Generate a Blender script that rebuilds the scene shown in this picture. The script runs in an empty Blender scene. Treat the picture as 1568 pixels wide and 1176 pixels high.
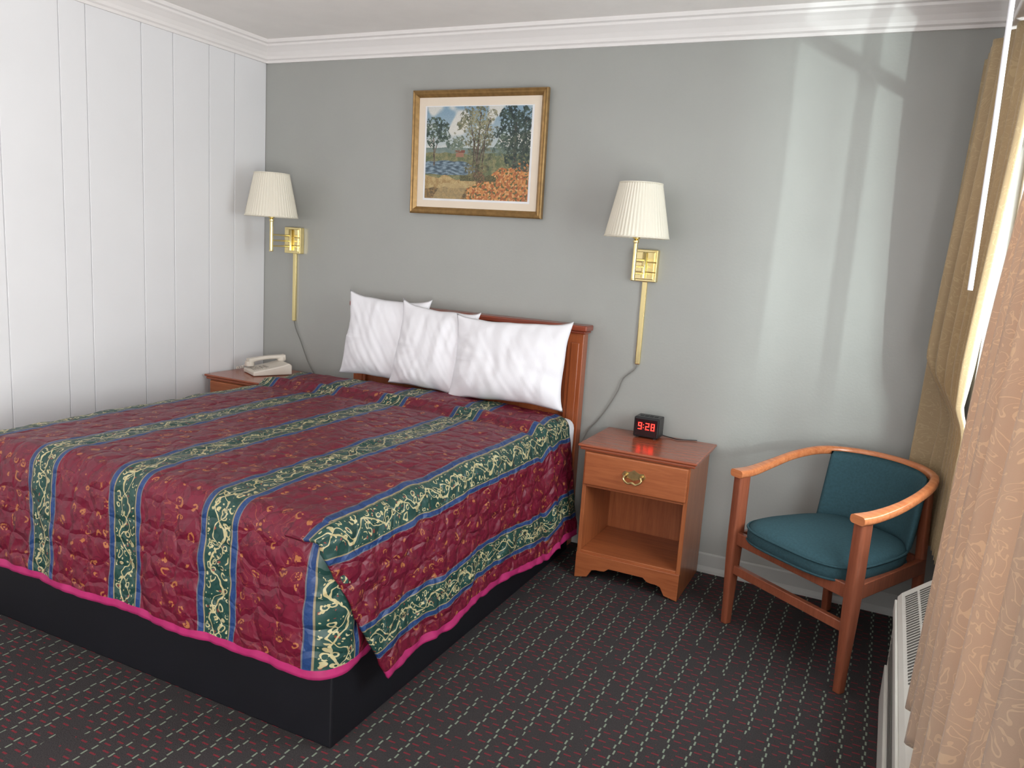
import bpy, bmesh, math, random
from mathutils import Vector, Matrix, noise
random.seed(4)
scn=bpy.context.scene
scn.view_settings.view_transform='Standard'
PI=math.pi
def lin(c):
    c/=255.0
    return c/12.92 if c<=.04045 else ((c+.055)/1.055)**2.4
def rgb(r,g,b): return (lin(r),lin(g),lin(b),1)
def ss(a,b,x):
    t=max(0,min(1,(x-a)/(b-a)));return t*t*(3-2*t)
def nz(x,y=0,z=0): return noise.noise(Vector((x,y,z)))
# ---------------------------------------------------------------- material helpers
class T:
    def __init__(s,name):
        s.m=bpy.data.materials.new(name);s.m.use_nodes=True
        s.t=s.m.node_tree;s.n=s.t.nodes;s.l=s.t.links
        s.b=s.n['Principled BSDF']
        s.out=s.n['Material Output']
    def node(s,ty,**kw):
        n=s.n.new(ty)
        for k,v in kw.items(): setattr(n,k,v)
        return n
    def put(s,sock,v):
        if isinstance(v,bpy.types.NodeSocket): s.l.new(v,sock)
        else: sock.default_value=v
    def M(s,op,a,b=0.0,c=0.0):
        n=s.node('ShaderNodeMath',operation=op)
        s.put(n.inputs[0],a);s.put(n.inputs[1],b);s.put(n.inputs[2],c)
        return n.outputs[0]
    def mix(s,f,a,b):
        n=s.node('ShaderNodeMix',data_type='RGBA')
        s.put(n.inputs[0],f);s.put(n.inputs[6],a);s.put(n.inputs[7],b)
        return n.outputs[2]
    def coord(s,which='Object',scale=None):
        c=s.node('ShaderNodeTexCoord').outputs[which]
        if scale:
            mp=s.node('ShaderNodeMapping');s.l.new(c,mp.inputs[0]);mp.inputs['Scale'].default_value=scale
            c=mp.outputs[0]
        return c
    def noise(s,co,scale=5,detail=3,rough=.5,dist=0.0):
        n=s.node('ShaderNodeTexNoise');s.l.new(co,n.inputs['Vector'])
        n.inputs['Scale'].default_value=scale;n.inputs['Detail'].default_value=detail
        n.inputs['Roughness'].default_value=rough;n.inputs['Distortion'].default_value=dist
        return n.outputs[0]
    def vor(s,co,scale,rand=1.0,feature='F1'):
        n=s.node('ShaderNodeTexVoronoi',feature=feature);s.l.new(co,n.inputs['Vector'])
        n.inputs['Scale'].default_value=scale;n.inputs['Randomness'].default_value=rand
        return n.outputs
    def ramp(s,f,stops):
        n=s.node('ShaderNodeValToRGB');s.l.new(f,n.inputs[0])
        e=n.color_ramp.elements
        while len(e)<len(stops): e.new(.5)
        for q,(p,c) in zip(e,stops): q.position=p;q.color=c
        return n.outputs[0]
    def bump(s,h,strength=.3,dist=.01):
        n=s.node('ShaderNodeBump');n.inputs['Strength'].default_value=strength;n.inputs['Distance'].default_value=dist
        s.l.new(h,n.inputs['Height']);s.l.new(n.outputs[0],s.b.inputs['Normal'])
    def set(s,**kw):
        for k,v in kw.items(): s.put(s.b.inputs[k],v)
        return s.m
def simple(name,col,rough=.5,metal=0.0,var=.06,vs=8,bump=0.0,bs=200,spec=None,coat=0):
    t=T(name);co=t.coord()
    nn=t.noise(co,vs,4)
    dark=tuple(c*(1-var) for c in col[:3])+(1,);lite=tuple(min(1,c*(1+var)) for c in col[:3])+(1,)
    t.set(**{'Base Color':t.ramp(nn,[(.3,dark),(.7,lite)]),'Roughness':rough,'Metallic':metal})
    if spec is not None: t.set(**{'Specular IOR Level':spec})
    if coat: t.set(**{'Coat Weight':coat,'Coat Roughness':.15})
    if bump: t.bump(t.noise(co,bs,3),bump,.002)
    return t.m
def wood(name,a,b,axis='z',rough=.35):
    t=T(name)
    sc={'z':(18,18,1.2),'x':(1.2,18,18),'y':(18,1.2,18)}[axis]
    co=t.coord('Object',sc)
    n1=t.noise(co,3,5,.6,.6);n2=t.noise(co,14,3,.6)
    f=t.M('ADD',t.M('MULTIPLY',n1,.7),t.M('MULTIPLY',n2,.3))
    t.set(**{'Base Color':t.ramp(f,[(.3,a),(.68,b)]),'Roughness':rough,'Coat Weight':.25,'Coat Roughness':.2})
    t.bump(n2,.08,.002)
    return t.m
# ---------------------------------------------------------------- mesh helpers
def obj(name,bm,mats,parent=None,bevel=0,smooth=False,seg=2,loc=None,sharp=40):
    me=bpy.data.meshes.new(name);bm.normal_update();bm.to_mesh(me);bm.free()
    for m in (mats if isinstance(mats,(list,tuple)) else [mats]): me.materials.append(m)
    o=bpy.data.objects.new(name,me);scn.collection.objects.link(o)
    if loc: o.location=loc
    if parent: o.parent=parent
    if smooth:
        for p in me.polygons: p.use_smooth=True
        if sharp:
            try: me.set_sharp_from_angle(angle=math.radians(sharp))
            except Exception: pass
    if bevel:
        md=o.modifiers.new('bevel','BEVEL');md.width=bevel;md.segments=seg;md.limit_method='ANGLE';md.angle_limit=math.radians(40)
        md.harden_normals=False
    return o
def empty(name,loc=(0,0,0),rz=0):
    e=bpy.data.objects.new(name,None);e.empty_display_size=.1;e.location=loc;e.rotation_euler=(0,0,rz);scn.collection.objects.link(e);return e
def box(bm,x0,x1,y0,y1,z0,z1,mi=0):
    v=[bm.verts.new((x,y,z)) for x in (x0,x1) for y in (y0,y1) for z in (z0,z1)]
    for f in ((0,1,3,2),(4,6,7,5),(0,4,5,1),(2,3,7,6),(0,2,6,4),(1,5,7,3)):
        fc=bm.faces.new([v[i] for i in f]);fc.material_index=mi
def prism(bm,pts,fn,mi=0):
    a=[bm.verts.new(fn(p,0)) for p in pts];b=[bm.verts.new(fn(p,1)) for p in pts]
    n=len(pts)
    fs=[bm.faces.new(a),bm.faces.new(b[::-1])]
    for i in range(n): fs.append(bm.faces.new((a[i],b[i],b[(i+1)%n],a[(i+1)%n])))
    for f in fs: f.material_index=mi
    bmesh.ops.recalc_face_normals(bm,faces=fs)
def grid(bm,nu,nv,fn,mif=None,uvf=None,closeu=False):
    uvl=bm.loops.layers.uv.verify() if uvf else None
    vs=[[bm.verts.new(fn(i/nu,j/nv)) for j in range(nv+1)] for i in range(nu+(0 if closeu else 1))]
    n=len(vs)
    for i in range(nu):
        for j in range(nv):
            f=bm.faces.new((vs[i][j],vs[(i+1)%n][j],vs[(i+1)%n][j+1],vs[i][j+1]))
            if mif: f.material_index=mif((i+.5)/nu,(j+.5)/nv)
            if uvf:
                for l,(a,b) in zip(f.loops,((i,j),(i+1,j),(i+1,j+1),(i,j+1))): l[uvl].uv=uvf(a/nu,b/nv)
    return vs
def lathe(bm,prof,c,seg=32,axis='z',mi=0,cap=True):
    rings=[]
    for r,h in prof:
        ring=[]
        for k in range(seg):
            a=2*PI*k/seg
            p={'z':(r*math.cos(a),r*math.sin(a),h),'y':(r*math.cos(a),h,r*math.sin(a)),'x':(h,r*math.cos(a),r*math.sin(a))}[axis]
            ring.append(bm.verts.new(Vector(p)+Vector(c)))
        rings.append(ring)
    fs=[]
    for a,b in zip(rings,rings[1:]):
        for k in range(seg): fs.append(bm.faces.new((a[k],a[(k+1)%seg],b[(k+1)%seg],b[k])))
    if cap: fs+= [bm.faces.new(rings[0][::-1]),bm.faces.new(rings[-1])]
    for f in fs: f.material_index=mi
    bmesh.ops.recalc_face_normals(bm,faces=fs)
def tube(bm,pts,r,seg=10,mi=0):
    pts=[Vector(p) for p in pts];rings=[];ref=Vector((0,0,1))
    for i,p in enumerate(pts):
        d=(pts[min(i+1,len(pts)-1)]-pts[max(i-1,0)]).normalized()
        if abs(d.dot(ref))>.95: ref=Vector((1,0,0))
        s=d.cross(ref).normalized();u=s.cross(d).normalized();ref=u
        rr=r(i/(len(pts)-1)) if callable(r) else r
        rings.append([bm.verts.new(p+(s*math.cos(2*PI*k/seg)+u*math.sin(2*PI*k/seg))*rr) for k in range(seg)])
    fs=[]
    for a,b in zip(rings,rings[1:]):
        for k in range(seg): fs.append(bm.faces.new((a[k],a[(k+1)%seg],b[(k+1)%seg],b[k])))
    fs+=[bm.faces.new(rings[0][::-1]),bm.faces.new(rings[-1])]
    for f in fs: f.material_index=mi
    bmesh.ops.recalc_face_normals(bm,faces=fs)
def sweep(bm,pts,prof,mi=0):
    pts=[Vector(p) for p in pts];rings=[];n=len(pts)
    for i,p in enumerate(pts):
        d=(pts[min(i+1,n-1)]-pts[max(i-1,0)]);d.z=0;d.normalize()
        s=Vector((d.y,-d.x,0))
        rings.append([bm.verts.new(p+s*a+Vector((0,0,b))) for a,b in prof(i/(n-1))])
    m=len(rings[0]);fs=[]
    for a,b in zip(rings,rings[1:]):
        for k in range(m): fs.append(bm.faces.new((a[k],a[(k+1)%m],b[(k+1)%m],b[k])))
    fs+=[bm.faces.new(rings[0][::-1]),bm.faces.new(rings[-1])]
    for f in fs: f.material_index=mi
    bmesh.ops.recalc_face_normals(bm,faces=fs)
def rrect(w,h,r,n=4):
    o=[]
    for cx,cy,a0 in ((w/2-r,h/2-r,0),(-w/2+r,h/2-r,90),(-w/2+r,-h/2+r,180),(w/2-r,-h/2+r,270)):
        for k in range(n+1):
            a=math.radians(a0+90*k/n);o.append((cx+r*math.cos(a),cy+r*math.sin(a)))
    return o
def bez(P,n=20):
    P=[Vector(p) for p in P];Q=[P[0]*2-P[1]]+P+[P[-1]*2-P[-2]];o=[]
    for i in range(1,len(Q)-2):
        for k in range(n):
            t=k/n;a,b,c,d=Q[i-1],Q[i],Q[i+1],Q[i+2]
            o.append(.5*((2*b)+(c-a)*t+(2*a-5*b+4*c-d)*t*t+(3*b-a-3*c+d)*t**3))
    o.append(P[-1]);return o
# ---------------------------------------------------------------- materials
W_R=3.60; YF=-5.2; ZC=2.44
m_white=simple('panel_white',rgb(225,225,227),.42,var=.015,vs=3)
m_gray=simple('gray_paint',rgb(161,162,158),.28,var=.02,vs=4,bump=.2,bs=90)
m_ceil=simple('ceiling_paint',rgb(240,236,232),.8,var=.02,bump=.3,bs=60)
m_trim=simple('crown_white',rgb(232,228,226),.4,var=.01)
m_base=simple('baseboard_paint',rgb(172,173,170),.5,var=.02)
m_wood=wood('cherry_wood_v',rgb(144,76,42),rgb(180,108,64),'z')
m_woodx=wood('cherry_wood_h',rgb(144,76,42),rgb(178,104,62),'x')
m_woodtop=wood('cherry_wood_top',rgb(136,66,42),rgb(164,88,58),'x',.22)
m_hb=wood('headboard_wood',rgb(138,68,34),rgb(172,92,50),'z',.3)
m_hbx=wood('headboard_wood_h',rgb(118,50,32),rgb(150,68,42),'x',.3)
m_chairl=wood('chair_leg_wood',rgb(122,66,46),rgb(158,90,64),'z',.3)
m_brass=simple('polished_brass',rgb(236,218,160),.22,1.0,var=.04)
m_brassold=simple('antique_brass',rgb(206,184,130),.28,1.0,var=.15,vs=60)
m_black=simple('black_plastic',rgb(22,22,25),.35)
m_navy=simple('bed_base_vinyl',rgb(12,13,20),.5,var=.15,bump=.1)
m_teal=simple('teal_fabric',rgb(52,80,88),.9,var=.12,vs=120,bump=.4,bs=400,spec=.2)
m_sheet=simple('white_linen',rgb(236,235,240),.8,var=.01,bump=.15,bs=300)
m_beige=simple('beige_plastic',rgb(215,206,194),.4,var=.02)
m_beiged=simple('beige_plastic_key',rgb(160,152,142),.4)
m_ac=simple('ac_offwhite',rgb(212,210,203),.45,var=.02)
m_acd=simple('ac_dark_slots',rgb(90,88,84),.6)
m_hem=simple('magenta_piping',rgb(168,36,98),.6,var=.1,vs=30)
m_cordw=simple('cord_gray',rgb(120,120,115),.5)
t=T('shade_fabric');t.set(**{'Base Color':rgb(250,246,234),'Roughness':.8})
tr=t.node('ShaderNodeBsdfTranslucent');tr.inputs[0].default_value=rgb(250,244,228)
mx=t.node('ShaderNodeMixShader');mx.inputs[0].default_value=.35
t.l.new(t.b.outputs[0],mx.inputs[1]);t.l.new(tr.outputs[0],mx.inputs[2]);t.l.new(mx.outputs[0],t.out.inputs[0]);m_shade=t.m
t=T('red_led');t.set(**{'Base Color':(.8,.02,.02,1),'Emission Color':(1,.03,.02,1),'Emission Strength':4.0});m_led=t.m
# carpet: dark ground, rows of pale green-white stitches running to the back wall, red cross stitches between them
t=T('carpet')
co=t.coord();sp=t.node('ShaderNodeSeparateXYZ');t.l.new(co,sp.inputs[0]);X,Y=sp.outputs[0],sp.outputs[1]
P_=.066
fx=t.M('FRACT',t.M('DIVIDE',X,P_))
off=t.M('MULTIPLY',t.M('LESS_THAN',t.M('FRACT',t.M('DIVIDE',Y,.056)),.5),.10)
line=t.M('LESS_THAN',t.M('ABSOLUTE',t.M('SUBTRACT',t.M('SUBTRACT',fx,off),.45)),.040)
dash=t.M('LESS_THAN',t.M('FRACT',t.M('DIVIDE',Y,.028)),.72)
wn=t.noise(t.coord('Object',(15,6,1)),1,2)
wl=t.M('MULTIPLY',t.M('MULTIPLY',line,dash),t.M('GREATER_THAN',wn,.42))
col=t.M('FLOOR',t.M('DIVIDE',X,P_))
fy=t.M('FRACT',t.M('ADD',t.M('DIVIDE',Y,.046),t.M('MULTIPLY',col,.5)))
fxh=t.M('FRACT',t.M('ADD',t.M('DIVIDE',X,P_),.5))
red=t.M('MULTIPLY',t.M('LESS_THAN',fy,.13),t.M('LESS_THAN',t.M('ABSOLUTE',t.M('SUBTRACT',fxh,.5)),.34))
redn=t.M('GREATER_THAN',t.noise(t.coord('Object',(12,12,1)),1,2),.42)
g=t.noise(co,240,2)
base=t.mix(g,rgb(42,40,42),rgb(74,70,70))
base=t.mix(t.M('MULTIPLY',t.M('MULTIPLY',red,redn),.85),base,rgb(130,46,56))
base=t.mix(t.M('MULTIPLY',wl,.8),base,rgb(142,156,138))
t.set(**{'Base Color':base,'Roughness':.95,'Specular IOR Level':.15})
t.bump(t.M('ADD',g,t.M('MULTIPLY',wl,.6)),.6,.004);m_carpet=t.m
# bedspread
t=T('bedspread_fabric')
uv=t.node('ShaderNodeUVMap').outputs[0]
wv=t.node('ShaderNodeTexNoise');t.l.new(uv,wv.inputs['Vector']);wv.inputs['Scale'].default_value=16
sv=t.node('ShaderNodeVectorMath',operation='SUBTRACT');t.l.new(wv.outputs['Color'],sv.inputs[0]);sv.inputs[1].default_value=(.5,.5,.5)
sc=t.node('ShaderNodeVectorMath',operation='SCALE');t.l.new(sv.outputs[0],sc.inputs[0]);sc.inputs['Scale'].default_value=.05
wu=t.node('ShaderNodeVectorMath',operation='ADD');t.l.new(uv,wu.inputs[0]);t.l.new(sc.outputs[0],wu.inputs[1]);wu=wu.outputs[0]
sp=t.node('ShaderNodeSeparateXYZ');t.l.new(uv,sp.inputs[0]);U,V=sp.outputs[0],sp.outputs[1]
sp2=t.node('ShaderNodeSeparateXYZ');t.l.new(wu,sp2.inputs[0]);U2,V2=sp2.outputs[0],sp2.outputs[1]
per=.385
def strip(u): return t.M('MULTIPLY',t.M('SUBTRACT',t.M('FRACT',t.M('ADD',t.M('DIVIDE',t.M('SUBTRACT',u,1.67),per),20.5)),.5),per)
d=strip(U);ad=t.M('ABSOLUTE',d);d2=strip(U2)
green=t.M('LESS_THAN',ad,.046);blue=t.M('LESS_THAN',ad,.070)
gl=t.M('LESS_THAN',t.M('ABSOLUTE',t.M('SUBTRACT',ad,.048)),.0022)
gl2=t.M('LESS_THAN',t.M('ABSOLUTE',t.M('SUBTRACT',ad,.0685)),.0016)
vine=t.M('LESS_THAN',t.M('ABSOLUTE',t.M('SUBTRACT',d2,t.M('MULTIPLY',t.M('SINE',t.M('MULTIPLY',V2,38.0)),.024))),.0030)
vine2=t.M('LESS_THAN',t.M('ABSOLUTE',t.M('ADD',d2,t.M('MULTIPLY',t.M('SINE',t.M('MULTIPLY',V2,57.0)),.018))),.0018)
vo=t.vor(wu,40,.9);ring=t.M('LESS_THAN',t.M('ABSOLUTE',t.M('SUBTRACT',vo[0],.33)),.07)
rn=t.noise(uv,46,2);ring=t.M('MULTIPLY',ring,t.M('GREATER_THAN',rn,.42))
leaf=t.M('MULTIPLY',t.M('LESS_THAN',t.vor(wu,72,1.0)[0],.20),t.M('GREATER_THAN',t.noise(uv,30,2),.45))
blob=t.M('LESS_THAN',t.vor(wu,52,.8)[0],.20)
flo=t.M('MAXIMUM',t.M('MAXIMUM',vine,vine2),t.M('MAXIMUM',ring,leaf))
inner=t.M('LESS_THAN',ad,.042)
flo=t.M('MULTIPLY',flo,inner);blob=t.M('MULTIPLY',t.M('MULTIPLY',blob,inner),t.M('GREATER_THAN',t.noise(uv,25,1),.48))
n1=t.noise(uv,30,3);bur=t.mix(n1,rgb(84,10,34),rgb(118,22,48))
vm=t.vor(wu,20,.5);mo=t.M('LESS_THAN',t.M('ABSOLUTE',t.M('SUBTRACT',vm[0],.22)),.055)
mo=t.M('MULTIPLY',mo,t.M('GREATER_THAN',t.noise(uv,55,2),.49))
mo2=t.M('LESS_THAN',vm[0],.075)
vine3=t.M('MULTIPLY',t.M('LESS_THAN',t.M('ABSOLUTE',t.M('SUBTRACT',t.noise(uv,11,2,.5,2.0),.5)),.008),t.M('GREATER_THAN',t.noise(uv,8,1),.45))
dm=t.M('LESS_THAN',t.M('ABSOLUTE',t.M('SUBTRACT',t.noise(uv,17,1,.5,1.5),.5)),.014)
bur=t.mix(t.M('MULTIPLY',dm,.5),bur,rgb(54,6,24))
bur=t.mix(t.M('MULTIPLY',vine3,.4),bur,rgb(160,84,56))
bur=t.mix(t.M('MULTIPLY',t.M('MAXIMUM',mo,mo2),.66),bur,rgb(180,118,66))
gr=t.mix(n1,rgb(18,48,46),rgb(38,76,68))
gold=t.mix(t.noise(uv,50,1),rgb(168,148,92),rgb(214,206,168))
gr=t.mix(t.M('MULTIPLY',blob,.8),gr,rgb(140,62,50));gr=t.mix(t.M('MULTIPLY',flo,.85),gr,gold)
bl=t.mix(t.noise(uv,220,1),rgb(20,42,88),rgb(44,74,124))
c=t.mix(blue,bur,bl);c=t.mix(green,c,gr);c=t.mix(t.M('MULTIPLY',gl,.6),c,rgb(170,150,90));c=t.mix(t.M('MULTIPLY',gl2,.35),c,rgb(150,140,100))
t.set(**{'Base Color':c,'Roughness':.46,'Specular IOR Level':.4})
q=t.vor(wu,13,.5,'DISTANCE_TO_EDGE')
qq=t.M('MULTIPLY',t.M('MINIMUM',q[0],.22),3.6)
h=t.M('ADD',qq,t.M('MULTIPLY',t.noise(uv,10,3,.5),.9))
t.bump(h,.6,.014);m_spread=t.m
def curt(name,a,b,pat,trl,pm=.4):
    t=T(name);uv=t.node('ShaderNodeUVMap').outputs[0]
    n=t.noise(uv,15,2,.5,1.5)
    sw=t.M('LESS_THAN',t.M('ABSOLUTE',t.M('SUBTRACT',t.M('FRACT',t.M('MULTIPLY',n,7.0)),.5)),.08)
    c=t.mix(t.noise(uv,3,3),a,b);c=t.mix(t.M('MULTIPLY',sw,pm),c,pat)
    t.set(**{'Base Color':c,'Roughness':.45,'Sheen Weight':.3})
    tr=t.node('ShaderNodeBsdfTranslucent');t.l.new(c,tr.inputs[0])
    mx=t.node('ShaderNodeMixShader');mx.inputs[0].default_value=trl
    t.l.new(t.b.outputs[0],mx.inputs[1]);t.l.new(tr.outputs[0],mx.inputs[2]);t.l.new(mx.outputs[0],t.out.inputs[0])
    t.bump(t.noise(uv,400,1),.2,.001);return t.m
m_cur=curt('curtain_tan',rgb(194,166,144),rgb(208,182,158),rgb(236,210,176),.30,.5)
m_cur2=curt('curtain_gold',rgb(174,150,114),rgb(194,170,132),rgb(208,188,146),.22)
# ---------------------------------------------------------------- room
bm=bmesh.new();box(bm,-.1,W_R+.1,YF-.1,.1,-.06,0);obj('floor',bm,m_carpet)
bm=bmesh.new();box(bm,-.1,W_R+.1,YF-.1,.1,ZC,ZC+.08);obj('ceiling',bm,m_ceil)
bm=bmesh.new();box(bm,-.1,W_R+.1,0,.1,0,ZC);obj('wall_back',bm,m_gray)
bm=bmesh.new();box(bm,-.1,W_R+.1,YF-.1,YF,0,ZC);obj('wall_front',bm,m_white)
bm=bmesh.new();box(bm,-.1,-.006,YF,0,0,ZC)
gy=[0,-.235,-.41,-.636,-.817,-1.10,-1.225,-1.487,-1.66,-1.88,-2.06,-2.35,-2.48,-2.74,-2.95,-3.2,-3.4,-3.6,-3.9,-4.1,-4.4,-4.7,YF]
for a,b in zip(gy,gy[1:]): box(bm,-.006,0,b+.0022,a-.0022,0,ZC)
obj('wall_left',bm,m_white,bevel=.0015,seg=1)
WY0,WY1,WZ0,WZ1=-2.45,-.30,.78,2.12
DY0,DY1,DZ=-4.75,-3.75,2.06
bm=bmesh.new()
x0,x1=W_R,W_R+.12
box(bm,x0,x1,WY1,0,0,ZC);box(bm,x0,x1,WY0,WY1,0,WZ0);box(bm,x0,x1,WY0,WY1,WZ1,ZC)
box(bm,x0,x1,DY1,WY0,0,ZC);box(bm,x0,x1,DY0,DY1,DZ,ZC);box(bm,x0,x1,YF,DY0,0,ZC)
obj('wall_right',bm,m_gray)
win=empty('window_1')
bm=bmesh.new()
for a in ((WY0,WY0+.04,WZ0,WZ1),(WY1-.04,WY1,WZ0,WZ1),(WY0,WY1,WZ0,WZ0+.04),(WY0,WY1,WZ1-.04,WZ1),(-1.455,-1.425,WZ0,WZ1),(WY0,WY1,1.86,1.885)):
    box(bm,W_R+.04,W_R+.08,*a)
obj('frame',bm,m_trim,win,bevel=.003)
bm=bmesh.new();box(bm,W_R-.004,W_R+.1,WY0,WY1,WZ0-.02,WZ0);obj('sill',bm,m_trim,win)
bm=bmesh.new()
for a in ((DY0-.06,DY0,0,DZ+.06),(DY1,DY1+.06,0,DZ+.06),(DY0,DY1,DZ,DZ+.06)): box(bm,W_R-.015,W_R,*a)
obj('trim_1',bm,m_trim,bevel=.003)
prof=[(0,2.335),(.012,2.335),(.014,2.347),(.024,2.353),(.028,2.366),(.040,2.384),(.058,2.402),(.068,2.410),(.070,2.420),(.084,2.424),(.088,2.44),(0,2.44)]
bm=bmesh.new();prism(bm,prof,lambda p,s:(.0 if s==0 else W_R,-p[0],p[1]));obj('trim_2',bm,m_trim)
bm=bmesh.new();prism(bm,prof,lambda p,s:(p[0],0 if s==0 else YF,p[1]));obj('trim_3',bm,m_trim)
bm=bmesh.new();prism(bm,prof,lambda p,s:(W_R-p[0],0 if s==0 else YF,p[1]));obj('trim_4',bm,m_trim)
bp=[(0,0),(.014,0),(.012,.012),(.006,.03),(.005,.085),(.003,.092),(0,.092)]
bm=bmesh.new();prism(bm,bp,lambda p,s:(.0 if s==0 else W_R,-p[0],p[1]));obj('baseboard_back',bm,m_base)
bm=bmesh.new();prism(bm,bp,lambda p,s:(p[0],0 if s==0 else YF,p[1]));obj('baseboard_left',bm,m_base)
bm=bmesh.new();prism(bm,bp,lambda p,s:(W_R-p[0],0 if s==0 else DY1+.06,p[1]));obj('baseboard_right',bm,m_base)
# ---------------------------------------------------------------- bed
bed=empty('bed',(0,0,0))
bm=bmesh.new();box(bm,.53,2.04,-1.91,-.12,0.0,.30);obj('base',bm,m_navy,bed,bevel=.006)
bm=bmesh.new();box(bm,.54,2.025,-1.90,-.10,.30,.42);obj('box_spring',bm,m_sheet,bed,bevel=.02)
bm=bmesh.new();box(bm,.53,2.03,-1.90,-.09,.42,.645);obj('mattress',bm,m_sheet,bed,bevel=.045,seg=4,smooth=True)
HX0,HX1=.695,2.035
bm=bmesh.new()
box(bm,HX0+.07,HX1-.09,-.05,-.025,.35,1.04,0)
for a in (HX0+.012,HX1-.092):
    box(bm,a,a+.08,-.072,-.015,0,1.045,0)
    box(bm,a+.020,a+.060,-.077,-.07,.3,1.0,0)
obj('headboard_panel',bm,m_hb,bed,bevel=.003)
bm=bmesh.new()
box(bm,HX0,HX1,-.09,-.01,1.045,1.058);box(bm,HX0-.008,HX1+.008,-.10,-.005,1.058,1.085)
box(bm,HX0+.09,HX1-.09,-.065,-.02,.97,1.045)
obj('headboard_cap',bm,m_hbx,bed,bevel=.009,seg=4)
# bedspread
xl,xr,yf,r=.53,1.975,1.885,.065
QA=r*PI/2
def puff(u,v):
    # stitched quilting channels: soft pillows between crossing seams
    a=(u+v*.8+.02*nz(u*6,v*6,11))/.115;b=(u-v*.8+.02*nz(u*6,v*6,13))/.115
    return (abs(math.sin(PI*a))*abs(math.sin(PI*b)))**.6
def ztop(x,y):
    z=.660+.012*math.sin((x-xl)/(xr-xl)*PI)*1.2+.007*nz(x*4,y*4)+.005*nz(x*11,y*9,3)
    z+=.002*nz(x*22,y*18,9)+.0035*puff(x,-y)
    z+=.026*math.exp(-((y+.50+.02*nz(x*5,0,7))/.035)**2)
    z+=.020*ss(-.50,-.38,y)
    z-=.012*math.exp(-((y+.575)/.03)**2)
    return z
def dropw(q):
    if q<=xr: return 0,0
    a=min((q-xr)/r,PI/2);rest=max(0,q-xr-QA)
    return r*math.sin(a),r*(1-math.cos(a))+rest
def top_pt(q,v,flare=.10,lift=0,wave=.012):
    y=-v
    if q<xl:
        a=min((xl-q)/r,PI/2);rest=max(0,xl-q-QA)
        return Vector((xl-r*math.sin(a)-0*rest,y,ztop(xl,y)-r*(1-math.cos(a))-rest))
    ox,dz=dropw(q);x=min(q,xr)+ox
    rest=max(0,q-xr-QA)
    k=ss(0,.3,rest)
    head=ss(1.0,.3,v)
    x+=flare*rest*(1+.8*head)+k*wave*.6*(math.sin(v*9.5+1.2)+.6*nz(v*9,rest*3,2))+lift
    x+=.010*nz(v*16,rest*14,4)*ss(0,.05,rest)+.005*puff(q,v)*ss(0,.05,rest)
    x+=.016*math.exp(-((v-.50)/.04)**2)*ss(0,.05,rest)
    return Vector((x,y,ztop(min(q,xr),y)-dz*(1+.08*head)+(lift if rest==0 else lift*.3)))
hem_front=.425
def T_pt(a,b):
    q=(xl-.44)+a*((xr+QA+.20)-(xl-.44))
    v=.26+b*((yf+QA+hem_front-r)-.26)
    P=top_pt(q,min(v,yf),.0,0,0)
    if v<=yf and q<=xr+1e-6: return P
    av=min(max(0,(v-yf)/r),PI/2);rest=max(0,v-yf-QA)
    out=r*math.sin(av)+.05*rest+ss(0,.2,rest)*(.008*math.sin(q*13+.5)+.011*nz(q*7,rest*3,5))+.006*nz(q*18,rest*14,8)*ss(0,.05,rest)
    out+=.0045*puff(q,v)*ss(0,.04,rest)
    dz=r*(1-math.cos(av))+rest
    if q<xl:
        aq=min((xl-q)/r,PI/2);rq=max(0,xl-q-QA);B=Vector((xl,-yf+rq));n=Vector((-math.sin(aq),-math.cos(aq)))
    elif q<=xr: B=Vector((q,-yf));n=Vector((0,-1))
    else:
        aq=min((q-xr)/r,PI/2);rq=max(0,q-xr-QA);B=Vector((xr,-yf+rq));n=Vector((math.sin(aq),-math.cos(aq)))
    zt=.666
    Fp=Vector((B.x+n.x*out,B.y+n.y*out,zt+(ztop(min(max(q,xl),xr),-yf)-zt)*(1-ss(0,.1,rest))-dz+.002*nz(q*5,rest*6)))
    if xl<=q<=xr: return Fp
    k=ss(yf-.02,yf+.16,v)
    return P.lerp(Fp,k)
spr=empty('bedspread')
NU,NV=230,240
VT=yf+QA+hem_front-r
bm=bmesh.new()
grid(bm,NU,NV,T_pt,lambda a,b:1 if b*(VT-.26)>(VT-.26)-.022 else 0,lambda a,b:((xl-.44)+a*((xr+QA+.20)-(xl-.44)),.26+b*(VT-.26)))
o=obj('quilt_top',bm,[m_spread,m_hem],spr,smooth=True,sharp=0)
md=o.modifiers.new('s','SOLIDIFY');md.thickness=.010;md.offset=-1
dropS=.505-r
def F_q(a): return (xr-.05)+a*((xr+QA+dropS)-(xr-.05))
def vend(rest): return 1.965-.50*rest
def F_pt(a,b):
    q=F_q(a);rest=max(0,q-xr-QA)
    v=.25+b*(vend(rest)-.25)
    L=.014*ss(0,.3,a)+.001
    P=top_pt(q,min(v,1.97),.10,L,.014)
    e=max(0,v-yf)
    if q<xr: P.z-=r*(1-math.cos(min(1.2,e/r)))
    else: P.z-=r*(1-math.cos(min(1.2,e/r)))*(1-ss(0,.10,q-xr))
    P.x-=.22*e*(1-ss(0,.3,rest))
    P.x+=.022*ss(1.55,1.75,v)*ss(.15,.44,rest)
    return P
def F_uv(a,b):
    q=F_q(a);rest=max(0,q-xr-QA);return (min(q,xr+QA)+rest*1.2,.25+b*(vend(rest)-.25))
bm=bmesh.new()
grid(bm,90,220,F_pt,lambda a,b:1 if a>.957 else 0,F_uv)
o=obj('side_drop',bm,[m_spread,m_hem],spr,smooth=True,sharp=0)
md=o.modifiers.new('s','SOLIDIFY');md.thickness=.010;md.offset=1
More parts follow.
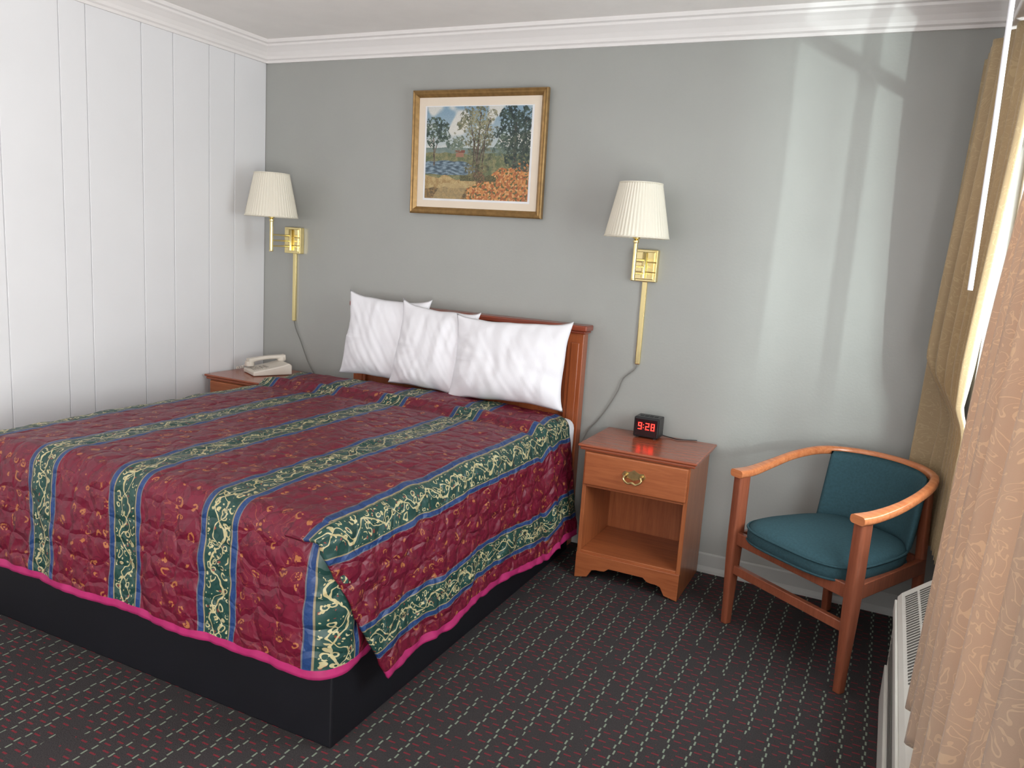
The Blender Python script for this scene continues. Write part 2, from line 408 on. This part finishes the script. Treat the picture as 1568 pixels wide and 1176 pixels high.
# pillows
def pillow(w,h,th,loc,rx,rz,ry,seed):
    bm=bmesh.new()
    def f(sgn):
        def g(a,b):
            A=2*a-1;B=2*b-1
            x=w/2*A*(1-.05*(1-B*B));z=h/2*B*(1-.055*(1-A*A))
            e=max(0,1-abs(A)**3.2)**.62*max(0,1-abs(B)**2.8)**.62
            wr=.010*nz(x*9+seed,z*9,seed)+.006*nz(x*26,z*8+seed,1)+.004*nz(x*40+z*30,seed,3)
            wr+=.016*nz(math.atan2(B,A)*4+seed,.5,2)*(max(abs(A),abs(B))**3)
            y=sgn*(th/2*e*(1-.25*B)+wr*min(1,e*1.6))
            x+=.008*nz(seed,z*8,2)*abs(A);z+=.009*nz(x*7,seed,5)*abs(B)
            k=(abs(A)*abs(B))**6
            x+=.010*k*(1 if A>0 else -1);z+=.020*k*(1 if B>0 else -.2)
            return (x,y,z)
        return g
    grid(bm,66,52,f(-1));grid(bm,66,52,f(1))
    bmesh.ops.remove_doubles(bm,verts=bm.verts,dist=.0006)
    bmesh.ops.recalc_face_normals(bm,faces=bm.faces)
    o=obj('pillow',bm,m_sheet,None,smooth=True,sharp=0,loc=loc)
    o.rotation_euler=(rx,ry,rz)
    return o
pillow(.49,.42,.13,(.965,-.165,.913),math.radians(-9),math.radians(0),math.radians(1),1.3)
pillow(.44,.41,.135,(1.292,-.215,.900),math.radians(-10),math.radians(-2),math.radians(3),4.1)
pillow(.585,.385,.14,(1.727,-.262,.896),math.radians(-9),math.radians(0),math.radians(-1.5),8.7)
# ---------------------------------------------------------------- nightstands
def nightstand(x0,x1,y0,y1,h):
    W=x1-x0;D=y1-y0
    e=empty('nightstand',(x0,y0,0))
    ov=.022
    bm=bmesh.new();box(bm,0,W,0,D,h-.012,h);box(bm,.008,W-.008,.006,D,h-.026,h-.012);obj('top',bm,m_woodtop,e,bevel=.005,seg=3)
    bm=bmesh.new()
    a,b,f=ov+.005,W-ov-.005,.022
    box(bm,a,a+.018,f,D-.01,.0,h-.026);box(bm,b-.018,b,f,D-.01,.0,h-.026)
    obj('sides',bm,m_wood,e,bevel=.002)
    bm=bmesh.new();box(bm,a+.018,b-.018,D-.02,D-.012,.1,h-.026);obj('back_panel',bm,m_wood,e)
    bm=bmesh.new()
    box(bm,a+.018,b-.018,f,D-.02,.115,.130)
    box(bm,a+.018,b-.018,f,D-.02,h-.190,h-.175);box(bm,a+.018,b-.018,f,f+.02,h-.036,h-.026)
    obj('shelf',bm,m_woodx,e,bevel=.002)
    bm=bmesh.new();box(bm,a+.006,b-.006,f-.014,f+.01,h-.178,h-.032);obj('drawer_front',bm,m_woodx,e,bevel=.006,seg=3)
    n=24;L=b-a;pts=[(a,0),(a,.118),(b,.118),(b,0)]
    inner=[]
    for k in range(n+1):
        t_=k/n;s=min(t_,1-t_)*L
        z=0 if s<.045 else .052*ss(.045,.085,s)+.018*ss(.13,.15,s)
        inner.append((b-t_*L,z))
    pts+= [p for p in inner if min(p[0]-a,b-p[0])>.044]
    bm=bmesh.new();prism(bm,pts,lambda p,s:(p[0],f-.008 if s==0 else f+.012,p[1]))
    obj('apron',bm,m_woodx,e,bevel=.002)
    bm=bmesh.new();cx=W/2;cz=h-.100
    for sx in (-1,1):
        lathe(bm,[(.001,-.004),(.015,-.004),(.012,.0),(.006,.006)],(cx+sx*.034,f-.014,cz),16,'y')
        lathe(bm,[(.004,-.022),(.007,-.016),(.004,0)],(cx+sx*.034,f-.014,cz),12,'y')
    prism(bm,[(1.12*u,1.3*w_) for u,w_ in ((-.046,0),(-.036,.012),(-.026,.009),(-.012,.013),(0,.019),(.012,.013),(.026,.009),(.036,.012),(.046,0),(.036,-.012),(.026,-.008),(.012,-.012),(0,-.017),(-.012,-.012),(-.026,-.008),(-.036,-.012))],lambda p,s:(cx+p[0],f-.0185 if s==0 else f-.013,cz+p[1]))
    tube(bm,bez([(cx-.034,f-.034,cz),(cx-.038,f-.040,cz-.016),(cx-.018,f-.042,cz-.030),(cx,f-.042,cz-.025),(cx+.018,f-.042,cz-.030),(cx+.038,f-.040,cz-.016),(cx+.034,f-.034,cz)],6),.0044,8)
    obj('drawer_pull',bm,m_brassold,e,smooth=True)
    return e
nightstand(2.160,2.676,-.413,-.008,.61)
nightstand(.02,.44,-.47,-.03,.645)
# ---------------------------------------------------------------- alarm clock
ck=empty('alarm_clock',(2.375,-.085,.611))
bm=bmesh.new();box(bm,-.058,.058,-.045,.045,.004,.096);obj('case',bm,m_black,ck,bevel=.006,seg=3)
bm=bmesh.new();box(bm,-.05,.05,-.0465,-.044,.012,.088);obj('display_glass',bm,simple('clock_glass',rgb(34,10,14),.1),ck,bevel=.002)
bm=bmesh.new()
for sx in (-.04,.04):
    for sy in (-.03,.03): box(bm,sx-.006,sx+.006,sy-.006,sy+.006,0,.005)
for k in range(4): box(bm,-.04+k*.022,-.026+k*.022,-.01,.01,.095,.098)
obj('feet_and_buttons',bm,simple('dark_rubber',rgb(40,40,42)),ck)
bm=bmesh.new();tube(bm,bez([(.05,.04,.01),(.09,.045,.003),(.13,.03,.003),(.17,.05,.003),(.21,.07,.003)],8),.0022,8);obj('power_cord',bm,m_black,ck,smooth=True)
SEG={'9':'abcdfg','2':'abged','8':'abcdefg'}
bm=bmesh.new()
def digit(ch,cx,cz,w=.017,h=.032,t_=.0036):
    y0,y1=-.0485,-.0464
    S={'a':(cx-w/2,cx+w/2,cz+h/2-t_,cz+h/2),'g':(cx-w/2,cx+w/2,cz-t_/2,cz+t_/2),'d':(cx-w/2,cx+w/2,cz-h/2,cz-h/2+t_),
       'f':(cx-w/2,cx-w/2+t_,cz,cz+h/2),'b':(cx+w/2-t_,cx+w/2,cz,cz+h/2),'e':(cx-w/2,cx-w/2+t_,cz-h/2,cz),'c':(cx+w/2-t_,cx+w/2,cz-h/2,cz)}
    for k in SEG[ch]:
        a=S[k];box(bm,a[0],a[1],y0,y1,a[2],a[3])
digit('9',-.028,.056);digit('2',.006,.056);digit('8',.031,.056)
for zz in (.049,.063): box(bm,-.0135,-.0105,-.0485,-.0464,zz-.0015,zz+.0015)
obj('digits',bm,m_led,ck)
# ---------------------------------------------------------------- wall lamps
def lamp(x,cordpts):
    e=empty('wall_lamp',(x,0,0))
    bm=bmesh.new()
    box(bm,-.056,.056,-.034,-.0,1.308,1.452);box(bm,-.044,.044,-.040,-.02,1.318,1.442)
    for z in (1.352,1.396): box(bm,-.054,.054,-.042,-.01,z-.003,z+.003)
    obj('wall_plate',bm,m_brass,e,bevel=.004,seg=3)
    bm=bmesh.new()
    Y=-.20
    lathe(bm,[(.011,1.315),(.012,1.318),(.012,1.322),(.0095,1.324),(.0095,1.475),(.013,1.478),(.013,1.486),(.007,1.49),(.016,1.495),(.016,1.52),(.010,1.53)],(0,Y,0),20)
    lathe(bm,[(.010,1.325),(.010,1.435),(.006,1.44)],(0,-.05,0),16)
    for z in (1.345,1.375,1.405): tube(bm,[(0,-.03,z),(0,-.11,z),(0,Y,z)],.0048,10)
    tube(bm,bez([(0,Y,1.52),(.035,Y,1.56),(.042,Y,1.62),(0,Y,1.70)],8),.0018,6)
    tube(bm,bez([(0,Y,1.52),(-.035,Y,1.56),(-.042,Y,1.62),(0,Y,1.70)],8),.0018,6)
    for k in range(3):
        a=2*PI*k/3+.4;tube(bm,[(0,Y,1.70),(.045*math.cos(a),Y+.045*math.sin(a),1.705),(.09*math.cos(a),Y+.09*math.sin(a),1.712)],.0015,6)
    lathe(bm,[(.003,1.70),(.006,1.706),(.004,1.716),(.001,1.72)],(0,Y,0),12)
    obj('arm',bm,m_brass,e,smooth=True)
    bm=bmesh.new();lathe(bm,[(.012,1.52),(.013,1.54),(.028,1.585),(.030,1.61),(.020,1.64),(.004,1.65)],(0,Y,0),20);obj('bulb',bm,m_sheet,e,smooth=True)
    bm=bmesh.new();N=52*4
    def sh(a,b):
        th=a*2*PI;rr=.137+( .090-.137)*b;amp=.0022
        rr+=amp*math.sin(th*52)
        if b<.04 or b>.96: rr+=.0012
        return (rr*math.cos(th),Y+rr*math.sin(th),1.500+.226*b)
    grid(bm,N,24,sh,closeu=True)
    o=obj('shade',bm,m_shade,e,smooth=True,sharp=0);md=o.modifiers.new('s','SOLIDIFY');md.thickness=.0015
    bm=bmesh.new()
    for z,rr in ((1.500,.139),(1.726,.092)):
        tube(bm,[(rr*math.cos(2*PI*k/40),Y+rr*math.sin(2*PI*k/40),z) for k in range(41)],.0022,6)
    obj('shade_trim',bm,m_shade,e,smooth=True)
    bm=bmesh.new();box(bm,-.012,.012,-.014,0,.925,1.31);obj('cord_cover',bm,m_brass,e,bevel=.004)
    bm=bmesh.new();tube(bm,bez(cordpts,10),.0028,8);obj('cord',bm,m_cordw,e,smooth=True)
lamp(.232,[(0,-.008,.93),(.015,-.008,.88),(.05,-.01,.82),(.08,-.012,.76),(.11,-.012,.70),(.16,-.012,.63)])
lamp(2.272,[(0,-.008,.93),(-.01,-.012,.90),(-.06,-.012,.85),(-.08,-.012,.79),(-.12,-.012,.71),(-.17,-.012,.63),(-.21,-.012,.58),(-.24,-.03,.50)])
# ---------------------------------------------------------------- picture
pic=empty('framed_picture',(1.368,-.012,1.864));pic.rotation_euler=(math.radians(1.2),0,0)
PW,PH=.742/2,.60/2
m_gold=simple('gold_frame',rgb(150,118,72),.35,.5,var=.2,vs=40)
m_mat=simple('mat_board',rgb(228,214,196),.8,var=.02);m_mat2=simple('mat_inner',rgb(232,232,234),.8)
bm=bmesh.new()
pf=[(0,0),(0,-.020),(.006,-.026),(.012,-.022),(.020,-.024),(.030,-.014),(.034,-.010),(.034,0)]
cs=[(-PW,-PH),(PW,-PH),(PW,PH),(-PW,PH)];sg=[(1,1),(-1,1),(-1,-1),(1,-1)]
R_=[[bm.verts.new((c[0]+s[0]*d,y,c[1]+s[1]*d)) for d,y in pf] for c,s in zip(cs,sg)]
for i in range(4):
    for k in range(len(pf)-1): bm.faces.new((R_[i][k],R_[(i+1)%4][k],R_[(i+1)%4][k+1],R_[i][k+1]))
bmesh.ops.recalc_face_normals(bm,faces=bm.faces)
obj('frame',bm,m_gold,pic)
bm=bmesh.new();box(bm,-PW+.03,PW-.03,-.008,-.002,-PH+.03,PH-.03);obj('mat',bm,m_mat,pic)
bm=bmesh.new();box(bm,-.300,.300,-.0095,-.006,-.232,.226);obj('mat_liner',bm,m_mat2,pic)
AW,AH=.290,.222
def art(a,b):
    def n(s,o=0,sy=None): return nz(a*s*1.3+o,b*(sy or s)+o*.7,o)
    def mixc(c1,c2,k): k=max(0,min(1,k));return tuple(p+(q-p)*k for p,q in zip(c1,c2))
    fine=n(70,11)+.6*n(120,12)
    c=mixc((188,196,194),(126,158,180),ss(.5,1.0,b))
    c=mixc(c,(218,214,204),ss(-.02,.26,n(4,3)+.35*n(9,5))*.9)
    if b<.56+.03*n(5,9): c=mixc((100,122,116),(128,142,134),.5+n(14,2))
    if b<.50+.02*n(8,1): c=mixc((92,104,70),(140,134,92),.5+n(20,4)+.5*fine)
    if .30<a<.38 and .46<b<.505: c=(158,112,90)
    if .29<a<.39 and .505<=b<.535: c=(128,74,58)
    pw=((a-.22)/.32)**2+((b-.335)/.08)**2+.5*n(7,8)
    if pw<1: c=mixc((134,156,170),(64,84,98),.5+1.2*n(18,3,50)+.4*fine)
    if b<.24+.06*n(6,12)-.05*(a-.3): c=mixc((160,128,78),(188,162,108),.5+n(22,5)+.5*fine)
    if b<.12+.05*n(9,14): c=mixc((96,80,54),(152,116,66),.5+1.3*n(30,6)+.6*fine)
    if b<.17+.03*n(8,15) and abs(a-.22-.5*b)<.14: c=mixc(c,(186,162,112),.6)
    if b<.42-.9*(max(0,.95-a))**1.3*0.75 +.05*n(9,20) and a>.42:
        c=mixc((168,92,48),(208,138,70),.5+1.5*n(26,7)+.7*fine)
        if n(34,8)>.20: c=(96,92,52)
        if n(44,9)>.30: c=(214,164,106)
    if .20<b<.26+.02*n(20,2) and .35<a<.7: c=mixc((70,72,46),(104,98,60),.5+fine)
    def foliage(cx,cy,rx,ry,dk,lt,den):
        nonlocal c
        d=((a-cx)/rx)**2+((b-cy)/ry)**2
        if d<1+.9*n(9,cx*20) and n(34,cy*30+cx)+.8*fine>den+.25*(d-.6): c=mixc(dk,lt,.5+1.2*n(22,cx*9)+.9*fine)
    def trunk(x0,x1,b0,b1,w):
        nonlocal c
        if b0<b<b1:
            x=x0+(x1-x0)*(b-b0)/(b1-b0)+.008*n(12,x0*10)
            if abs(a-x)<w*(1.2-.6*(b-b0)/(b1-b0)): c=mixc((62,52,44),(112,98,80),.5+1.5*n(30,2))
    foliage(.30,.58,.10,.07,(76,96,84),(118,132,112),-.1)
    trunk(.09,.07,.36,.72,.007);trunk(.09,.14,.5,.75,.004);foliage(.09,.74,.16,.16,(40,60,54),(84,102,84),-.16)
    foliage(.50,.80,.20,.23,(84,90,70),(146,142,110),-.05);foliage(.53,.52,.15,.19,(70,78,60),(126,124,92),.0)
    trunk(.50,.53,.22,.94,.010);trunk(.53,.42,.28,.90,.007);trunk(.51,.62,.30,.88,.007);trunk(.56,.58,.25,.8,.006);trunk(.47,.48,.25,.7,.005)
    foliage(.47,.84,.12,.12,(92,98,74),(152,148,114),.12);foliage(.57,.68,.10,.10,(76,84,62),(134,130,98),.12)
    foliage(.50,.32,.13,.09,(70,74,50),(120,110,72),-.02)
    foliage(.33,.60,.07,.10,(90,106,92),(132,142,120),.05)
    trunk(.86,.86,.34,.85,.016);trunk(.93,.95,.34,.85,.010)
    foliage(.86,.78,.18,.27,(26,46,46),(62,82,72),-.26);foliage(.90,.54,.17,.20,(32,50,46),(74,88,72),-.16)
    foliage(.73,.58,.07,.12,(62,82,74),(102,118,98),-.08)
    foliage(.54,.24,.06,.06,(80,64,46),(128,98,68),-.1)
    l=.3*c[0]+.6*c[1]+.1*c[2]
    return tuple((x+(l-x)*.10)*.98+8*fine for x in c)
NX,NZ=400,306
me=bpy.data.meshes.new('print');vs=[];fs=[]
for j in range(NZ+1):
    for i in range(NX+1): vs.append((-AW+2*AW*i/NX,-.0105,-AH+2*AH*j/NZ))
for j in range(NZ):
    for i in range(NX):
        k=j*(NX+1)+i;fs.append((k,k+1,k+NX+2,k+NX+1))
me.from_pydata(vs,[],fs)
ca=me.color_attributes.new('art','FLOAT_COLOR','POINT')
buf=[]
for j in range(NZ+1):
    for i in range(NX+1):
        c=art(i/NX,j/NZ);buf+= [lin(max(0,min(255,c[0]))),lin(max(0,min(255,c[1]))),lin(max(0,min(255,c[2]))),1]
ca.data.foreach_set('color',buf)
t=T('art_print');at=t.node('ShaderNodeAttribute');at.attribute_name='art'
t.set(**{'Base Color':at.outputs['Color'],'Roughness':.3});me.materials.append(t.m)
o=bpy.data.objects.new('print',me);scn.collection.objects.link(o);o.parent=pic
# ---------------------------------------------------------------- telephone
ph=empty('telephone',(.235,-.215,.646),math.radians(-28))
bm=bmesh.new()
pr=[(-.11,0),(-.11,.022),(.02,.045),(.09,.062),(.105,.05),(.105,0)]
prism(bm,pr,lambda p,s:(-.085 if s==0 else .085,p[0],p[1]+.001))
obj('body',bm,m_beige,ph,bevel=.006,seg=3)
bm=bmesh.new()
for i in range(3):
    for j in range(4):
        x=-.01+i*.024;y=-.085+j*.022;z=.0235+.023*(y+.11)/.13
        box(bm,x-.008,x+.008,y-.007,y+.007,z-.002,z+.004)
obj('keypad',bm,m_beiged,ph,bevel=.001)
bm=bmesh.new()
sweep(bm,bez([(-.058,-.095,.060),(-.058,-.05,.072),(-.058,.01,.080),(-.058,.07,.082),(-.058,.11,.078)],8),lambda q:rrect(.036+.012*abs(2*q-1)**3,.020+.014*abs(2*q-1)**3,.008))
lathe(bm,[(.024,-.026),(.026,-.02),(.024,0)],(-.058,-.085,.062),20);lathe(bm,[(.024,-.02),(.026,-.012),(.024,0)],(-.058,.095,.080),20)
obj('handset',bm,m_beige,ph,smooth=True)
bm=bmesh.new();P=[]
main=bez([(-.09,-.10,.03),(-.14,-.13,.012),(-.17,-.08,.010),(-.16,-.01,.010),(-.13,.06,.010),(-.085,.09,.012)],30)
for i,p in enumerate(main):
    a=i*.9;P.append(p+Vector((.006*math.cos(a),.0,.006*math.sin(a))))
tube(bm,P,.0018,6);obj('coiled_cord',bm,m_beige,ph,smooth=True)
# ---------------------------------------------------------------- armchair
ch=empty('armchair',(3.087,-.624,0),math.atan2(-.578,.815))
def armz(g): return .622+.075*ss(.0,.45,g)
half=[(-.272,-.035),(-.276,.05),(-.282,.16),(-.275,.28),(-.245,.39),(-.19,.475),(-.105,.535),(0,.555)]
pathp=half+[(-x,y) for x,y in half[-2::-1]]
pth=bez([(x,y,armz(y)) for x,y in pathp],6)
bm=bmesh.new()
def ap(q):
    e=abs(2*q-1);w=.032+.026*ss(.55,1.0,e);h=.034-.004*e
    return rrect(w,h,.011,3)
sweep(bm,pth,ap)
obj('arm_rail',bm,wood('chair_rail_wood',rgb(184,104,64),rgb(216,140,92),'x',.2),ch,smooth=True)
bm=bmesh.new()
def leg(bm,x0,y0,x1,y1,z1,w0,w1,d0,d1):
    n=10
    pr=rrect(1,1,.22,3)
    rings=[]
    for i in range(n+1):
        q=i/n;z=z1*q;cx=x0+(x1-x0)*q;cy=y0+(y1-y0)*q
        w=w0+(w1-w0)*ss(0,.6,q);dd=d0+(d1-d0)*ss(0,.6,q)
        rings.append([bm.verts.new((cx+a*w,cy+b*dd,z)) for a,b in pr])
    m=len(pr);F=[]
    for a,b in zip(rings,rings[1:]):
        for k in range(m): F.append(bm.faces.new((a[k],a[(k+1)%m],b[(k+1)%m],b[k])))
    F+=[bm.faces.new(rings[0][::-1]),bm.faces.new(rings[-1])]
    bmesh.ops.recalc_face_normals(bm,faces=F)
for s in (-1,1):
    leg(bm,s*.270,0,s*.272,.0,.615,.030,.042,.034,.056)
    leg(bm,s*.195,.50,s*.185,.462,.680,.030,.034,.034,.032)
box(bm,-.262,.262,-.012,.012,.215,.250)
for s in (-1,1):
    a=(s*.268,0);b=(s*.195,.49)
    prism(bm,[(a[0]-.012,a[1]),(a[0]+.012,a[1]),(b[0]+.012,b[1]),(b[0]-.012,b[1])],lambda p,q:(p[0],p[1],.33 if q==0 else .385))
box(bm,-.262,.262,-.012,.012,.335,.385);box(bm,-.19,.19,.475,.495,.335,.385)
obj('legs_frame',bm,m_chairl,ch,bevel=.003,smooth=True)
def outl(a):
    c,s=math.cos(a),math.sin(a)
    x=(abs(c)**.55)*(1 if c>0 else -1);y=(abs(s)**.62)*(1 if s>0 else -1)
    wy=.5+.5*y
    return Vector((x*(.262-.055*wy),.205+y*.255,0))
bm=bmesh.new()
sp_=[(.90,.372),(.97,.375),(1.0,.385),(1.005,.40),(1.005,.415),(.995,.428),(.96,.440),(.88,.450),(.7,.458),(.4,.464),(.15,.466),(.02,.466)]
rings=[]
for k,z in sp_:
    c=Vector((0,.205,0));rings.append([bm.verts.new(c+(outl(2*PI*i/64)-c)*k+Vector((0,0,z))) for i in range(64)])
for a,b in zip(rings,rings[1:]):
    for k in range(64): bm.faces.new((a[k],a[(k+1)%64],b[(k+1)%64],b[k]))
bm.faces.new(rings[-1]);bm.faces.new(rings[0][::-1])
c=Vector((0,.205,0))
for k,z in ((1.008,.428),(1.0,.380)):
    tube(bm,[c+(outl(2*PI*i/64)-c)*k+Vector((0,0,z)) for i in range(65)],.0045,6)
obj('seat_cushion',bm,m_teal,ch,smooth=True,sharp=50)
bm=bmesh.new()
inn=[p for p in bez([(x*.93,y*.96-.006,0) for x,y in pathp[4:-4]],8)]
inn=inn[4:-4]
def bp_(sgn):
    def g(a,b):
        f=a*(len(inn)-1);i=int(min(f,len(inn)-2));p=inn[i].lerp(inn[i+1],f-i)
        d=(inn[i+1]-inn[i]).normalized();nrm=Vector((d.y,-d.x,0))
        th=.017*(max(0,1-abs(2*a-1)**8)**.5)*(max(0,1-abs(2*b-1)**8)**.5)
        z=.42+b*(armz(p.y)+.003-.42)
        lean=.045*(1-b)
        return p+nrm*(sgn*th)+Vector((0,-lean,z))
    return g
grid(bm,50,16,bp_(1));grid(bm,50,16,bp_(-1))
bmesh.ops.remove_doubles(bm,verts=bm.verts,dist=.0005);bmesh.ops.recalc_face_normals(bm,faces=bm.faces)
obj('back_pad',bm,m_teal,ch,smooth=True,sharp=0)
# ---------------------------------------------------------------- curtains
def curtain(name,yt,yh,zt,zh,xt,xh,nf,amp,mat,seed,push=0,at=.35,tuck=0):
    bm=bmesh.new()
    def f(a,b):
        z=zt+(zh-zt)*b
        k=ss(0,1,b)
        y0=yt[0]+(yh[0]-yt[0])*k;y1=yt[1]+(yh[1]-yt[1])*k
        aa=a+.02*nz(a*5,b*2,seed)
        y=y0+(y1-y0)*aa
        x=xt+(xh-xt)*b
        ph_=a*nf*2*PI+.5*nz(a*4,b*1.5,seed+3)
        A=amp*(at+(1-at)*ss(0,.6,b))*(1+.3*nz(a*6,b,seed+5))
        pz=push*ss(.58,.74,b)*ss(-.12,-.23,y)
        tk=tuck*ss(.35,.85,a)
        A*=1-.6*(pz/push if push else 0)
        A*=1-.5*(tk/tuck if tuck else 0)
        x+=A*math.sin(ph_)+.15*A*math.sin(2*ph_+1)+max(pz,tk)
        y+=.010*math.cos(ph_)*b
        return (min(x,W_R-.008),min(y,-.02),z)
    L=abs(yt[1]-yt[0])*1.8
    grid(bm,nf*20,70,f,None,lambda a,b:(a*L,b*(zt-zh)))
    o=obj(name,bm,mat,None,smooth=True,sharp=0);md=o.modifiers.new('s','SOLIDIFY');md.thickness=.003
    return o
curtain('curtain',(-.06,-.90),(-.09,-.56),2.195,.42,3.512,3.476,9,.042,m_cur2,1.0,.085,.6,.055)
curtain('curtain',(-1.64,-3.05),(-1.60,-3.05),2.195,.49,3.553,3.486,10,.042,m_cur,6.0)
rod=empty('curtain_rod')
bm=bmesh.new();box(bm,3.515,3.545,-3.1,-.05,2.205,2.23);box(bm,3.53,3.6,-.09,-.07,2.205,2.22);box(bm,3.53,3.6,-3.0,-2.98,2.205,2.22)
obj('track',bm,m_trim,rod,bevel=.003)
bm=bmesh.new();tube(bm,[(3.472,-1.0,2.19),(3.480,-1.0,1.8),(3.485,-1.0,1.39)],.007,10);tube(bm,[(3.472,-1.0,2.19),(3.49,-1.0,2.21),(3.52,-1.0,2.215)],.003,8);obj('draw_wand',bm,m_sheet,rod,smooth=True)
# ---------------------------------------------------------------- air conditioner
ac=empty('air_conditioner')
y0,y1=-1.86,-.78
bm=bmesh.new()
prism(bm,[(3.44,0),(3.44,.385),(3.45,.40),(3.535,.47),(3.599,.475),(3.599,0)],lambda p,s:(p[0],y0 if s==0 else y1,p[1]))
obj('housing',bm,m_ac,ac,bevel=.006,seg=3)
bm=bmesh.new()
dirv=Vector((.085,0,.07)).normalized();nn=Vector((-.07,0,.085)).normalized()
for k in range(34):
    yy=y1-.05-k*.018
    for s in range(2):
        a=Vector((3.45,0,.40))+dirv*(.012+.048*s);b=a+dirv*.040
        A=a+nn*.0012;B=b+nn*.0012
        v=[bm.verts.new((p.x,q,p.z)) for p,q in ((A,yy),(B,yy),(B,yy-.009),(A,yy-.009))];bm.faces.new(v)
for k in range(6):
    z=.30-k*.022;box(bm,3.4385,3.441,y0+.06,y1-.06,z,z+.008)
obj('grille',bm,m_acd,ac)
bm=bmesh.new();box(bm,3.432,3.441,y0+.02,y1-.02,.335,.38);box(bm,3.432,3.441,y0+.02,y1-.02,.02,.15);obj('front_panel',bm,m_ac,ac,bevel=.003)
# ---------------------------------------------------------------- light
w=bpy.data.worlds.new('World');scn.world=w;w.use_nodes=True
w.node_tree.nodes['Background'].inputs[0].default_value=(.93,.97,1,1);w.node_tree.nodes['Background'].inputs[1].default_value=2.6
def area(name,loc,sy,sz,power,col,ry=90,rz=0):
    l=bpy.data.lights.new(name,'AREA');l.shape='RECTANGLE';l.size=sz;l.size_y=sy;l.energy=power;l.color=col
    o=bpy.data.objects.new(name,l);scn.collection.objects.link(o);o.location=loc;o.rotation_euler=(0,math.radians(ry),math.radians(rz));return o
area('doorway_daylight',(W_R+.25,(DY0+DY1)/2,1.05),.95,1.95,165,(1,.985,.965),110)
area('window_daylight',(W_R+.3,(WY0+WY1)/2,1.45),2.1,1.3,65,(.90,.98,1),100)
def spot(name,loc,aim,e,size,blend,rad,col=(.86,1,.98)):
    l=bpy.data.lights.new(name,'SPOT');l.energy=e;l.spot_size=math.radians(size);l.spot_blend=blend;l.shadow_soft_size=rad;l.color=col
    o=bpy.data.objects.new(name,l);scn.collection.objects.link(o);o.location=loc
    o.rotation_euler=(Vector(aim)-o.location).to_track_quat('-Z','Y').to_euler()
spot('reflected_sun_soft',(4.9,-4.1,1.15),(3.1,0,1.6),220,60,.6,.17)
spot('reflected_sun_crisp',(4.9,-4.6,1.15),(3.08,0,1.75),330,24,.9,.022)
# ---------------------------------------------------------------- camera
C=Vector((3.2906,-3.5313,1.4280));ya,pi_,ro,f=.4389,.1733,.0658,1203.53
F=Vector((-math.sin(ya)*math.cos(pi_),math.cos(ya)*math.cos(pi_),-math.sin(pi_)))
R=Vector((math.cos(ya),math.sin(ya),0));U=R.cross(F)
Rc=R*math.cos(ro)+U*math.sin(ro);Uc=-R*math.sin(ro)+U*math.cos(ro)
cd=bpy.data.cameras.new('camera');cd.sensor_width=36;cd.sensor_fit='HORIZONTAL';cd.lens=f/1568*36;cd.clip_start=.02
co=bpy.data.objects.new('camera',cd);scn.collection.objects.link(co)
M=Matrix((Rc,Uc,-F)).transposed().to_4x4();M.translation=C;co.matrix_world=M
scn.camera=co
